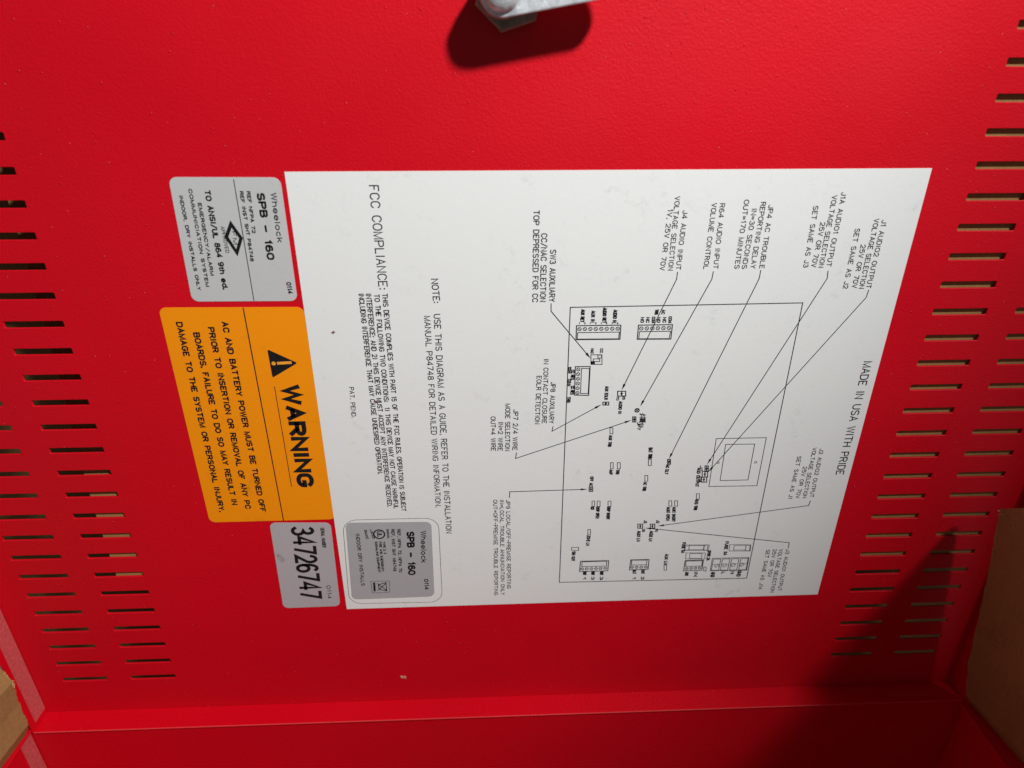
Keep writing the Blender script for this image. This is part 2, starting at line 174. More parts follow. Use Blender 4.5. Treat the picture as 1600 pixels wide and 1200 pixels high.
def make_ink(name, base, rough=0.55):
    m, nt, p = nodes(name)
    L = nt.links; c = coords(nt)
    g = N(nt, 'ShaderNodeTexNoise', Scale=1800.0, Detail=2.0); L.new(c, g.inputs['Vector'])
    col = ramp(nt, g.outputs['Fac'], 0.3, 0.75, base, [v * 1.6 + .004 for v in base])
    L.new(col, p.inputs['Base Color']); p.inputs['Roughness'].default_value = rough
    p.inputs['Specular IOR Level'].default_value = 0.15
    return m

def make_cardboard(name, base=(0.32, 0.185, 0.068)):
    m, nt, p = nodes(name)
    L = nt.links; c = coords(nt)
    mp = nt.nodes.new('ShaderNodeMapping'); mp.inputs['Scale'].default_value = (1, 1, .6); L.new(c, mp.inputs[0])
    a = N(nt, 'ShaderNodeTexNoise', Scale=700.0, Detail=4.0, Roughness=0.7); L.new(mp.outputs[0], a.inputs['Vector'])
    b2 = N(nt, 'ShaderNodeTexNoise', Scale=60.0, Detail=5.0); L.new(c, b2.inputs['Vector'])
    f = math_node(nt, 'ADD', math_node(nt, 'MULTIPLY', a.outputs['Fac'], 0.6), math_node(nt, 'MULTIPLY', b2.outputs['Fac'], 0.4))
    col = ramp(nt, f, 0.35, 0.68, [v * 0.82 for v in base], [v * 1.12 for v in base])
    L.new(col, p.inputs['Base Color'])
    p.inputs['Roughness'].default_value = 0.85
    p.inputs['Specular IOR Level'].default_value = 0.2
    wv = N(nt, 'ShaderNodeTexWave', Scale=75.0, Distortion=0.6); wv.bands_direction = 'Y'; L.new(c, wv.inputs['Vector'])
    hh = math_node(nt, 'ADD', a.outputs['Fac'], math_node(nt, 'MULTIPLY', wv.outputs['Fac'], 0.25))
    b = nt.nodes.new('ShaderNodeBump'); b.inputs['Strength'].default_value = 0.5; b.inputs['Distance'].default_value = 0.0003
    L.new(hh, b.inputs['Height']); L.new(b.outputs[0], p.inputs['Normal'])
    return m

def make_metal(name, lo_c, hi_c, rough=0.4, metallic=0.75, scale=170.0):
    m, nt, p = nodes(name)
    L = nt.links; c = coords(nt)
    v = N(nt, 'ShaderNodeTexNoise', Scale=scale, Detail=6.0, Roughness=0.65); L.new(c, v.inputs['Vector'])
    vv = N(nt, 'ShaderNodeTexVoronoi', Scale=scale * 2.2); L.new(c, vv.inputs['Vector'])
    sep = nt.nodes.new('ShaderNodeSeparateColor'); L.new(vv.outputs['Color'], sep.inputs[0])
    f = math_node(nt, 'ADD', math_node(nt, 'MULTIPLY', v.outputs['Fac'], 0.9), math_node(nt, 'MULTIPLY', sep.outputs[0], 0.1))
    L.new(ramp(nt, f, 0.32, 0.68, lo_c, hi_c), p.inputs['Base Color'])
    p.inputs['Metallic'].default_value = metallic
    L.new(ramp(nt, v.outputs['Fac'], 0.3, 0.7, (rough + .15,) * 3, (rough - .1,) * 3), p.inputs['Roughness'])
    b = nt.nodes.new('ShaderNodeBump'); b.inputs['Strength'].default_value = 0.6; b.inputs['Distance'].default_value = 0.0004
    L.new(f, b.inputs['Height']); L.new(b.outputs[0], p.inputs['Normal'])
    return m

def make_plain(name, base, rough=0.6):
    m, nt, p = nodes(name)
    L = nt.links; c = coords(nt)
    g = N(nt, 'ShaderNodeTexNoise', Scale=600.0, Detail=3.0); L.new(c, g.inputs['Vector'])
    L.new(ramp(nt, g.outputs['Fac'], 0.3, 0.7, [v * .8 for v in base], [min(1, v * 1.15) for v in base]), p.inputs['Base Color'])
    p.inputs['Roughness'].default_value = rough
    return m

REDLIP = make_red('red_gloss_edge', (0.57, 0.0015, 0.0105), 0.33)
RED = make_red('red_powder_coat', (0.57, 0.0015, 0.0105), 0.47)
WHITE = make_label('white_sheet', (0.76, 0.785, 0.775), (0.38, 0.40, 0.37), 0.55, 0.8)
SILVER = make_label('silver_label', (0.50, 0.515, 0.52), (0.34, 0.33, 0.32), 0.42, 0.55)
GREY = make_label('grey_label', (0.385, 0.395, 0.41), (0.24, 0.22, 0.22), 0.42, 0.8)
SERIAL = make_label('serial_stock', (0.42, 0.405, 0.425), (0.25, 0.22, 0.22), 0.42, 0.8)
ORANGE = make_label('orange_label', (0.90, 0.285, 0.002), (0.36, 0.13, 0.012), 0.42, 1.0)
INK = make_ink('black_ink', (0.007, 0.007, 0.008))
THININK = make_ink('plotter_ink', (0.010, 0.010, 0.016))
BROWNINK = make_ink('brown_black_ink', (0.05, 0.02, 0.005))
YELLOW = make_plain('label_orange_print', (0.86, 0.36, 0.03))
CARD = make_cardboard('cardboard')
CARDEDGE = make_plain('torn_cardboard', (0.52, 0.36, 0.18), 0.9)
ZINC = make_metal('galvanised_steel', (0.30, 0.32, 0.335), (0.84, 0.88, 0.92), 0.42, 0.45, 150.0)
NUT = make_metal('dull_plated_steel', (0.20, 0.20, 0.15), (0.32, 0.32, 0.26), 0.55, 0.6, 300.0)
STRIP = make_plain('painted_glare', (0.52, 0.085, 0.09), 0.55)  # pale red for the glare painted on the left lip and wall
CREAM = make_plain('cream_flake', (0.5, 0.25, 0.17), 0.7)
CRUMB = make_plain('brown_crumb', (0.16, 0.07, 0.05), 0.8)
STAIN = make_plain('grey_stain', (0.33, 0.315, 0.30), 0.6)

# ------------------------------------------------------------------ object helpers
def link(name, me, mat, parent=None, loc=None):
    o = bpy.data.objects.new(name, me)
    COL.objects.link(o)
    if mat is not None and not me.materials:
        me.materials.append(mat)
    if parent is not None:
        o.parent = parent
    if loc is not None:
        o.location = loc
    return o

def mesh(name, verts, faces, smooth=False):
    me = bpy.data.meshes.new(name)
    me.from_pydata([tuple(v) for v in verts], [], faces)
    me.update()
    if smooth:
        for p in me.polygons: p.use_smooth = True
    return me

def bm_mesh(name, bm, smooth=False):
    me = bpy.data.meshes.new(name)
    bmesh.ops.recalc_face_normals(bm, faces=bm.faces)
    bm.to_mesh(me); bm.free()
    if smooth:
        for p in me.polygons: p.use_smooth = True
    return me

def add_box(bm, x0, x1, y0, y1, z0, z1, bevel=0.0, seg=2):
    b = bmesh.new()
    bmesh.ops.create_cube(b, size=1)
    for v in b.verts:
        v.co = Vector(((x0 + x1) / 2 + v.co.x * (x1 - x0), (y0 + y1) / 2 + v.co.y * (y1 - y0), (z0 + z1) / 2 + v.co.z * (z1 - z0)))
    if bevel:
        bmesh.ops.bevel(b, geom=b.edges[:], offset=bevel, segments=seg, affect='EDGES', profile=0.5)
    t = bpy.data.meshes.new('t'); b.to_mesh(t); b.free(); bm.from_mesh(t); bpy.data.meshes.remove(t)

def ground_thing(name, label, cat, loc, group=None):
    o = bpy.data.objects.new(name, None)
    COL.objects.link(o)
    o.empty_display_size = 0.02
    o.location = loc
    o['label'] = label; o['category'] = cat
    if group: o['group'] = group
    return o

# 2-D drawing on the door: points are (x, z) in millimetres on the plane y = Y
class Draw:
    def __init__(s, Y): s.Y = Y; s.v = []; s.f = []
    def _q(s, pts):
        n = len(s.v)
        s.v += [(p[0] / 1000, s.Y, p[1] / 1000) for p in pts]
        s.f.append(tuple(range(n, n + len(pts))))
    def poly(s, pts): s._q(pts)
    def stroke(s, pts, wd, close=False, cap=0.5):
        pts = [Vector(p) for p in pts]
        q = [pts[0]]
        for p in pts[1:]:
            if (p - q[-1]).length > 1e-4: q.append(p)
        if close and (q[0] - q[-1]).length < 1e-4: q.pop()
        if len(q) < 2: return
        n = len(q); h = wd / 2
        def nrm(a, b):
            d = (b - a).normalized(); return Vector((-d.y, d.x))
        Lp = []; Rp = []
        for i in range(n):
            if close: a, b = q[i - 1], q[(i + 1) % n]
            else: a, b = q[max(0, i - 1)], q[min(n - 1, i + 1)]
            n1 = nrm(a, q[i]) if (a - q[i]).length > 1e-6 else None
            n2 = nrm(q[i], b) if (b - q[i]).length > 1e-6 else None
            if n1 is None: m = n2
            elif n2 is None: m = n1
            else:
                m = n1 + n2
                if m.length < 0.35: m = n1
                else: m = m.normalized() / max(0.45, m.normalized().dot(n1))
            p = q[i].copy()
            if not close and i == 0: p -= (q[1] - q[0]).normalized() * h * cap
            if not close and i == n - 1: p += (q[-1] - q[-2]).normalized() * h * cap
            Lp.append(p + m * h); Rp.append(p - m * h)
        base = len(s.v)
        for l, r in zip(Lp, Rp):
            s.v += [(l.x / 1000, s.Y, l.y / 1000), (r.x / 1000, s.Y, r.y / 1000)]
        for i in range(n if close else n - 1):
            a = base + 2 * i; b = base + 2 * ((i + 1) % n)
            s.f.append((a, a + 1, b + 1, b))
    def disc(s, c, r, n=14): s._q([(c[0] + r * math.cos(2 * math.pi * i / n), c[1] + r * math.sin(2 * math.pi * i / n)) for i in range(n)])
    def ring(s, c, r, wd, n=16): s.stroke([(c[0] + r * math.cos(2 * math.pi * i / n), c[1] + r * math.sin(2 * math.pi * i / n)) for i in range(n)], wd, True)
    def text(s, t, wr=0.13, inset=False):
        st, x0, z0, x1, z1, cap = t[:6]
        st2 = st
        GAP = 1.65 if inset else 1.55
        tot = 0.0
        for ch in st2: tot += GL[ch][0] + GAP
        tot -= GAP
        tot = max(tot, 1e-6)
        cx = 0.0; k = cap / 6.0
        ln_ = math.hypot(x1 - x0, z1 - z0)
        px = (cap * wr / 2) / ln_ if inset else 0.0; py = wr * 3.0 if inset else 0.0
        for ch in st2:
            gw, lines = GL[ch]
            for ln in lines:
                pp = []
                for (gx, gy) in ln:
                    f = px + (cx + gx) / tot * (1 - 2 * px)
                    gy = py + gy * (6 - 2 * py) / 6.0
                    pp.append((x0 + (x1 - x0) * f + gy * k, z0 + (z1 - z0) * f))
                if len(pp) == 1: s.disc(pp[0], cap * wr * .75, 8)
                else: s.stroke(pp, cap * wr)
            cx += gw + GAP
    def build(s, name, mat, parent): return link(name, mesh(name, s.v, s.f), mat, parent)

# single-line lettering, cap height 6
GAP = 1.55
def arc(cx, cy, rx, ry, a0, a1, n=8):
    return [(cx + rx * math.cos(math.radians(a0 + (a1 - a0) * i / n)), cy + ry * math.sin(math.radians(a0 + (a1 - a0) * i / n))) for i in range(n + 1)]
GL = {
 ' ': (2.6, []), 'A': (4, [[(0, 0), (2, 6), (4, 0)], [(.75, 2), (3.25, 2)]]),
 'B': (4, [[(0, 0), (0, 6), (2.4, 6)] + arc(2.4, 4.6, 1.4, 1.4, 90, -90, 6) + [(0, 3.2)], [(2.4, 3.2)] + arc(2.4, 1.6, 1.6, 1.6, 90, -90, 6) + [(0, 0)]]),
 'C': (4, [arc(2.1, 4, 2, 2, 15, 180, 8) + arc(2.1, 2, 2, 2, 180, 345, 8)]),
 'D': (4, [[(0, 0), (0, 6), (1.8, 6)] + arc(1.8, 3.8, 2.2, 2.2, 90, 0, 5) + arc(1.8, 2.2, 2.2, 2.2, 0, -90, 5) + [(0, 0)]]),
 'E': (3.6, [[(3.6, 0), (0, 0), (0, 6), (3.6, 6)], [(0, 3.1), (2.6, 3.1)]]), 'F': (3.5, [[(0, 0), (0, 6), (3.5, 6)], [(0, 3.1), (2.5, 3.1)]]),
 'G': (4.2, [arc(2.1, 4, 2.05, 2, 20, 180, 8) + arc(2.1, 2, 2.05, 2, 180, 360, 8) + [(4.15, 2.6), (2.4, 2.6)]]),
 'H': (4, [[(0, 0), (0, 6)], [(4, 0), (4, 6)], [(0, 3.1), (4, 3.1)]]), 'I': (.9, [[(.45, 0), (.45, 6)]]),
 'J': (3, [[(3, 6), (3, 1.5)] + arc(1.5, 1.5, 1.5, 1.5, 0, -180, 7)]), 'K': (4, [[(0, 0), (0, 6)], [(4, 6), (0, 2)], [(1.4, 3.4), (4, 0)]]),
 'L': (3.4, [[(0, 6), (0, 0), (3.4, 0)]]), 'M': (4.6, [[(0, 0), (0, 6), (2.3, 0), (4.6, 6), (4.6, 0)]]), 'N': (4, [[(0, 0), (0, 6), (4, 0), (4, 6)]]),
 'O': (4.3, [arc(2.15, 3.7, 2.15, 2.3, 0, 180, 8) + arc(2.15, 2.3, 2.15, 2.3, 180, 360, 8) + [(4.3, 3.7)]]),
 'P': (4, [[(0, 0), (0, 6), (2.4, 6)] + arc(2.4, 4.4, 1.6, 1.6, 90, -90, 6) + [(0, 2.8)]]),
 'Q': (4.3, [arc(2.15, 3.7, 2.15, 2.3, 0, 180, 8) + arc(2.15, 2.3, 2.15, 2.3, 180, 360, 8) + [(4.3, 3.7)], [(2.5, 1.5), (4.3, -.5)]]),
 'R': (4, [[(0, 0), (0, 6), (2.4, 6)] + arc(2.4, 4.5, 1.5, 1.5, 90, -90, 6) + [(0, 3)], [(2, 3), (4, 0)]]),
 'S': (4, [arc(2, 4.5, 1.9, 1.5, 25, 270, 9) + arc(2, 1.5, 2, 1.5, 90, -155, 9)]),
 'T': (4, [[(0, 6), (4, 6)], [(2, 6), (2, 0)]]), 'U': (4, [[(0, 6), (0, 2)] + arc(2, 2, 2, 2, 180, 360, 8) + [(4, 6)]]),
 'V': (4, [[(0, 6), (2, 0), (4, 6)]]), 'W': (5.6, [[(0, 6), (1.4, 0), (2.8, 6), (4.2, 0), (5.6, 6)]]), 'X': (4, [[(0, 0), (4, 6)], [(0, 6), (4, 0)]]),
 'Y': (4, [[(0, 6), (2, 3), (4, 6)], [(2, 3), (2, 0)]]), 'Z': (4, [[(0, 6), (4, 6), (0, 0), (4, 0)]]),
 '0': (3.8, [arc(1.9, 4, 1.9, 2, 0, 180, 8) + arc(1.9, 2, 1.9, 2, 180, 360, 8) + [(3.8, 4)]]),
 '1': (2, [[(.2, 4.7), (1.4, 6), (1.4, 0)]]), '2': (3.8, [arc(1.9, 4.2, 1.8, 1.8, 170, -35, 8) + [(0, 0), (3.8, 0)]]),
 '3': (3.8, [arc(1.8, 4.6, 1.6, 1.4, 150, -90, 8) + arc(1.8, 1.6, 2, 1.6, 90, -155, 8)]), '4': (4, [[(3, 0), (3, 6), (0, 1.7), (4, 1.7)]]),
 '5': (3.8, [[(3.4, 6), (.5, 6), (.2, 3.3)] + arc(1.8, 2, 2, 2, 125, -150, 9)]), '6': (3.9, [arc(1.95, 3.5, 1.95, 2.5, 48, 180, 7) + arc(1.95, 1.75, 1.95, 1.75, 180, 540, 14)]),
 '7': (3.8, [[(0, 6), (3.8, 6), (1.4, 0)]]), '8': (3.8, [arc(1.9, 4.6, 1.6, 1.4, -90, 270, 12), arc(1.9, 1.6, 1.9, 1.6, 90, 450, 12)]),
 '9': (3.9, [arc(1.95, 2.5, 1.95, 2.5, 228, 360, 7) + arc(1.95, 4.25, 1.95, 1.75, 0, 360, 14)]),
 '.': (.5, [[(.25, .3)]]), ',': (.6, [[(.45, .5), (.1, -1)]]), ':': (.5, [[(.25, .8)], [(.25, 3.8)]]), ';': (.6, [[(.3, 3.8)], [(.45, .5), (.1, -1)]]),
 '-': (3, [[(.2, 3), (2.8, 3)]]), '=': (3.4, [[(0, 2.2), (3.4, 2.2)], [(0, 3.9), (3.4, 3.9)]]), '/': (3.4, [[(0, -.6), (3.4, 6.6)]]),
 '\u2013': (4.6, [[(.3, 2.7), (4.3, 2.7)]]), 'h': (3.5, [[(0, 0), (0, 6)], [(0, 2.5)] + arc(1.75, 2.6, 1.75, 1.7, 170, 0, 6) + [(3.5, 0)]]),
 'e': (4.1, [[(.1, 2.2), (4.0, 2.2)] + arc(2.05, 2.15, 2.0, 2.15, 5, 325, 11)]), 'l': (.7, [[(.35, 0), (.35, 6)]]),
 'o': (4.2, [arc(2.1, 2.15, 2.05, 2.15, 0, 360, 13)]), 'c': (3.7, [arc(2, 2.15, 1.95, 2.15, 42, 318, 10)]), 'k': (3.5, [[(0, 0), (0, 6)], [(3.3, 4.2), (0, 1.7)], [(1.3, 2.6), (3.5, 0)]]),
 't': (1.8, [[(.8, 5.4), (.8, .9), (1.2, .2), (1.8, .2)], [(0, 4), (1.8, 4)]]), 'd': (4, [[(3.9, 0), (3.9, 6)], arc(2, 2.15, 1.9, 2.15, 0, 360, 12)]),
 '(': (1.4, [arc(2, 3, 1.8, 4, 130, 230, 6)]), ')': (1.4, [arc(-.6, 3, 1.8, 4, 50, -50, 6)]), '+': (3.4, [[(0, 3), (3.4, 3)], [(1.7, 1.3), (1.7, 4.7)]]),
}

def rounded(q, r, n=6):
    """rounded outline of a quad given as TL TR BR BL, (x, z) mm"""
    out = []
    for i in range(4):
        p = Vector(q[i]); a = (Vector(q[i - 1]) - p).normalized(); b = (Vector(q[(i + 1) % 4]) - p).normalized()
        s0 = p + a * r; s1 = p + b * r; c = s0 + b * r
        for k in range(n + 1):
            t = k / n * math.pi / 2
            out.append(tuple(c - b * r * math.cos(t) - a * r * math.sin(t)))
    return out

def sheet_mesh(name, outline, y_back, y_front):
    """a thin sticker: outline extruded from y_back (touching) to y_front (facing the viewer)"""
    n = len(outline)
    v = [(p[0] / 1000, y_front, p[1] / 1000) for p in outline] + [(p[0] / 1000, y_back, p[1] / 1000) for p in outline]
    f = [tuple(range(n)), tuple(reversed(range(n, 2 * n)))] + [(i, i + n, (i + 1) % n + n, (i + 1) % n) for i in range(n)]
    return mesh(name, v, f)

# ================================================================== THE CABINET
CAB_LOC = Vector((0.088, -0.15, -0.42))
cabinet = ground_thing('red_cabinet', 'red powder coated steel cabinet with its slotted door standing open, lying in a cardboard box', 'metal cabinet', CAB_LOC)
OFF = -CAB_LOC
def part(name, me, mat, label=None, parent=None):
    o = link(name, me, mat, parent or cabinet, None if parent else OFF)
    if label: o['label'] = label
    return o

X0, X1, ZB, ZT = -0.182, 0.3585, -0.3045, 0.112
T = 0.0011
LIP = 0.0135
# ---- door: one sheet with punched slots
cu = bpy.data.curves.new('door', 'CURVE'); cu.dimensions = '2D'; cu.fill_mode = 'BOTH'
cu.extrude = T / 2 - 0.00022; cu.bevel_depth = 0.00022; cu.bevel_resolution = 1
def spline(pts):
    sp = cu.splines.new('POLY'); sp.points.add(len(pts) - 1)
    for p, q in zip(sp.points, pts): p.co = (q[0], q[1], 0, 1)
    sp.use_cyclic_u = True
spline([(X0 + .0003, ZB + .0003), (X1 - .0003, ZB + .0003), (X1 - .0003, ZT), (X0 + .0003, ZT)])
def slot(xa, xb, z, h=0.0034, r=0.0007):
    pts = []
    for (cx, cz, a0) in ((xb - r, z + h / 2 - r, 0), (xa + r, z + h / 2 - r, 90), (xa + r, z - h / 2 + r, 180), (xb - r, z - h / 2 + r, 270)):
        for k in range(4):
            a = math.radians(a0 + 30 * k); pts.append((cx + r * math.cos(a), cz + r * math.sin(a)))
    spline(list(reversed(pts)))
for (xa, xb) in ((0.2785, 0.3039), (0.3168, 0.3422), (-0.1278, -0.1024), (-0.1659, -0.1405)):
    for k in range(30):
        slot(xa, xb, -0.2785 + 0.0127 * k)
tmp = bpy.data.objects.new('door', cu); COL.objects.link(tmp)
bpy.context.view_layer.update()
me = bpy.data.meshes.new_from_object(tmp.evaluated_get(bpy.context.evaluated_depsgraph_get()))
bpy.data.objects.remove(tmp); bpy.data.curves.remove(cu)
for v in me.vertices:
    v.co = Vector((v.co.x, T / 2 - v.co.z, v.co.y))
me.materials.clear()
bm = bmesh.new(); bm.from_mesh(me); bmesh.ops.recalc_face_normals(bm, faces=bm.faces); bm.to_mesh(me); bm.free()
me.name = 'door'
door = part('door', me, RED, 'flat red door with columns of ventilation slots down both sides')

def lip(x0, x1, y0, y1, z0, z1):
    bm = bmesh.new(); add_box(bm, x0, x1, y0, y1, z0, z1, 0.00048, 3)
    return bm_mesh('door_lip', bm)
part('door_lip', lip(X0 - T, X0, -LIP, T, ZB, ZT), RED, parent=door)
part('door_lip', lip(X1, X1 + T, -LIP, T, ZB, ZT), RED, parent=door)
part('door_lip', lip(X0 - T, X1 + T, -LIP, T, ZB - T, ZB - .00005), REDLIP, parent=door)
part('door_lip', lip(X0 - T, X1 + T, -LIP, T, ZT, ZT + T), RED, parent=door)

# pale bead added as a painted highlight along the bottom lip's front edge
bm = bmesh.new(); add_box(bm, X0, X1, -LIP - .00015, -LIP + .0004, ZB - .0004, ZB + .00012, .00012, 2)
part('highlight_edge', bm_mesh('highlight_edge', bm), make_red('highlight_red', (0.68, 0.05, 0.055), 0.4), parent=door)
# folded seams where the corner tab ends
bm = bmesh.new(); add_box(bm, -.1462, -.1454, -.0128, -.0006, ZB - .00005, ZB + .00022, .0001, 1)
part('fold_seam', bm_mesh('fold_seam', bm), REDLIP, parent=door)
bm = bmesh.new(); add_box(bm, -.1752, -.1746, -.0100, -.0012, ZB - .00005, ZB + .0002, .0001, 1)
part('fold_seam', bm_mesh('fold_seam', bm), REDLIP, parent=door)
# pale strip painting soft glare down the left lip
bm = bmesh.new(); add_box(bm, X0, X0 + .0003, -.0098, -.0004, ZB + .004, ZT, 0); part('glare_strip', bm_mesh('glare_strip', bm), STRIP, 'pale strip of painted glare along the inside of the left lip', parent=door)

# ---- the tub behind: hinge-side wall under the ridge, two side walls, floor
TX0, TX1, TZ = -0.1850, 0.3612, -0.3010
def wallbox(x0, x1, y0, y1, z0, z1, b=0.0005):
    bm = bmesh.new(); add_box(bm, x0, x1, y0, y1, z0, z1, b, 2); return bm
part('hinge_wall', bm_mesh('hinge_wall', wallbox(TX0, TX1, -.0122, -.0106, -.42, ZB - T - .0004)), RED)
lw = part('side_wall', bm_mesh('side_wall', wallbox(TX0 - .0016, TX0, -.34, -.0100, -.42, TZ)), RED, 'left side wall of the cabinet with a pale strip of painted glare in its corner')
rw = part('side_wall', bm_mesh('side_wall', wallbox(TX1, TX1 + .0016, -.34, -.0100, -.42, TZ)), RED, 'right side wall of the cabinet in shadow')
part('floor_panel', bm_mesh('floor_panel', wallbox(TX0, TX1, -.34, -.0125, -.4215, -.42)), RED)
# folded rims
part('rim', bm_mesh('rim', wallbox(TX0 + .0002, TX0 + .0030, -.34, -.0140, TZ - .0016, TZ - .0003, .0004)), RED, parent=lw)
part('rim', bm_mesh('rim', wallbox(TX1 - .0085, TX1 - .0002, -.34, -.0180, TZ - .0016, TZ - .0003, .0004)), RED, parent=rw)
part('glare_strip', bm_mesh('glare_strip', wallbox(TX0, TX0 + .0004, -.0215, -.0128, -.40, TZ - .0022, 0)), STRIP, parent=lw)  # gloss in the wall corner, painted as a thin pale strip

# ---- cam lock near the top edge
lock = part('cam_lock', None, None) if False else None
def hexnut(c, r, y0, y1, rot):
    bm = bmesh.new()
    ring0 = []; ring1 = []; ring2 = []
    n = 6
    for i in range(n):
        a = rot + i * math.pi / 3
        ring0.append(bm.verts.new((c[0] + r * math.cos(a), y0, c[1] + r * math.sin(a))))
        ring1.append(bm.verts.new((c[0] + r * math.cos(a), y1 + .0008, c[1] + r * math.sin(a))))
        ring2.append(bm.verts.new((c[0] + .93 * r * math.cos(a), y1, c[1] + .93 * r * math.sin(a))))
    for A, B in ((ring0, ring1), (ring1, ring2)):
        for i in range(n): bm.faces.new((A[i], A[(i + 1) % n], B[(i + 1) % n], B[i]))
    bm.faces.new(ring2); bm.faces.new(list(reversed(ring0)))
    return bm_mesh('nut', bm)
NC = (0.0857, 0.0612)
nut = part('cam_lock', hexnut((0.0885, 0.0612), 0.0128, -0.0001, -0.0050, math.radians(-103)), NUT, 'cam lock of dark hexagonal nut under a galvanised bar')
def cyl(name, c, r, y0, y1, n=40, dome=0.0, bev=.0004):
    bm = bmesh.new(); prof = [(r, y0), (r, y1 + bev), (r - bev, y1)]
    if dome:
        for k in range(1, 7):
            a = k / 7 * math.pi / 2
            prof.append(((r - bev) * math.cos(a), y1 - dome * math.sin(a)))
    rings = [[bm.verts.new((c[0] + q * math.cos(2 * math.pi * i / n), y, c[1] + q * math.sin(2 * math.pi * i / n))) for i in range(n)] for q, y in prof]
    for A, B in zip(rings, rings[1:]):
        for i in range(n): bm.faces.new((A[i], A[(i + 1) % n], B[(i + 1) % n], B[i]))
    bm.faces.new(rings[-1]); bm.faces.new(list(reversed(rings[0])))
    return bm_mesh(name, bm, False)
part('lock_body', cyl('lock_body', NC, 0.0085, -0.005, -0.0130), NUT, parent=nut)
# the cam bar: rounded near end, runs up to the right
ang = math.radians(9.8); hw = 0.0080; ln = 0.043
def rot2(p): return (NC[0] + p[0] * math.cos(ang) - p[1] * math.sin(ang), NC[1] + p[0] * math.sin(ang) + p[1] * math.cos(ang))
outl = [(hw * math.cos(math.radians(a)), hw * math.sin(math.radians(a))) for a in range(90, 271, 12)]
rc = .0074
outl += [(ln - rc + rc * math.cos(math.radians(a)), -hw + rc + rc * math.sin(math.radians(a))) for a in range(-90, 1, 18)]
outl += [(ln - rc + rc * math.cos(math.radians(a)), hw - rc + rc * math.sin(math.radians(a))) for a in range(0, 91, 18)]
outl = [(p[0] + random.uniform(-.0001, .0001), p[1] + random.uniform(-.00015, .00015)) for p in outl]
bm = bmesh.new()
vv = [bm.verts.new((rot2(p)[0], -0.0130, rot2(p)[1])) for p in outl]
fc = bm.faces.new(vv)
ex = bmesh.ops.extrude_face_region(bm, geom=[fc])
for e in ex['geom']:
    if isinstance(e, bmesh.types.BMVert): e.co.y = -0.0160
bmesh.ops.recalc_face_normals(bm, faces=bm.faces)
bmesh.ops.bevel(bm, geom=[e for e in bm.edges if abs(e.verts[0].co.y - e.verts[1].co.y) < 1e-6], offset=0.0005, segments=2, affect='EDGES', profile=.5)
part('cam_bar', bm_mesh('cam_bar', bm), ZINC, 'galvanised bar with a rounded end', parent=nut)
part('bolt_head', cyl('bolt_head', (NC[0] - .0002, NC[1]), 0.0066, -0.0160, -0.0166, 40, 0.0028, .0003), ZINC, parent=nut)

# ================================================================== LABELS
Y1 = -0.00018
# ---- big white instruction sheet
SHEETQ = [(0.2, 0.1), (260.4, 0.0), (260.6, -230.0), (-0.3, -230.7)]
sheet = part('instruction_sheet', sheet_mesh('instruction_sheet', SHEETQ, 0.0, Y1), WHITE, 'large white instruction sheet printed with a circuit board diagram')
YI = Y1 - 0.00003
WT = 0.15
def text_part(name, lines, wr=WT, mat=THININK, leader=None, label=None):
    d = Draw(YI)
    for l in lines: d.text(l, wr)
    return d
d = text_part('h', HEADING, .155); d.build('heading_text', THININK, sheet)
d = text_part('p', PATENT, .19); d.build('patent_text', THININK, sheet)
d = Draw(YI); d.text(FCC[0], .14)
for l in FCC[1:]: d.text(l, .22)
d.build('compliance_text', THININK, sheet)
d = text_part('n', NOTE, .17); d.build('note_text', THININK, sheet)
for lines, leader in CALLOUTS:
    d = text_part('c', lines, .195); d.build('callout_text', THININK, sheet)
    if leader:
        d = Draw(YI - .00002)
        a = Vector(leader[-2]); b = Vector(leader[-1]); u = (b - a).normalized()
        d.stroke([tuple(p) for p in leader[:-1]] + [tuple(b - u * 2.0)], 0.40)
        n_ = Vector((-u.y, u.x)) * .62
        d.poly([tuple(b), tuple(b - u * 3.4 + n_), tuple(b - u * 3.4 - n_)])
        d.build('leader_arrow', THININK, sheet)
d = Draw(YI); d.stroke(BOARD, 0.44, True); d.build('board_outline', THININK, sheet)
d = Draw(YI)
for q in TRANS: d.stroke(q, 0.36, True)
for c in TRANSH: d.ring(c, .55, .3, 10)
d.build('transformer_outline', THININK, sheet)
for o_, i_, sc in BLOCKS:
    d = Draw(YI); d.stroke(o_, 0.48, True); d.stroke(i_, 0.38, True)
    sp = (Vector(sc[1]) - Vector(sc[0])).length
    for c in sc:
        d.ring(c, sp * .33, .34, 12)
        d.stroke([(c[0] - sp * .24, c[1] + sp * .24), (c[0] + sp * .24, c[1] - sp * .24)], .26)
    d.build('terminal_block', THININK, sheet)
d = Draw(YI)
for q in BIG: d.stroke(q, 0.36, True)
for q in BIG[1:]:
    q = [Vector(p) for p in q]; d.stroke([tuple(q[0].lerp(q[3], .45)), tuple(q[1].lerp(q[2], .45))], .24)
for c in BIGS:
    d.ring(c, 1.15, .26, 12); d.stroke([(c[0] + .8, c[1] + .8), (c[0] - .8, c[1] - .8)], .26)
d.build('terminal_block', THININK, sheet)
for q in LEDS:
    d = Draw(YI); d.stroke(q, 0.36, True); d.build('indicator_outline', THININK, sheet)
for q in JUMPERS:
    d = Draw(YI); d.stroke(q, 0.5, True)
    c = sum((Vector(p) for p in q), Vector((0, 0))) / 4
    d.disc(tuple(c), .62, 6); d.stroke([tuple((Vector(q[0]) + Vector(q[1])) / 2), tuple((Vector(q[2]) + Vector(q[3])) / 2)], .5)
    d.build('jumper_pins', THININK, sheet)
d = Draw(YI)
for q in SWITCH: d.stroke(q, 0.36, True)
d.poly(SWITCH[2]); d.build('switch_outline', THININK, sheet)
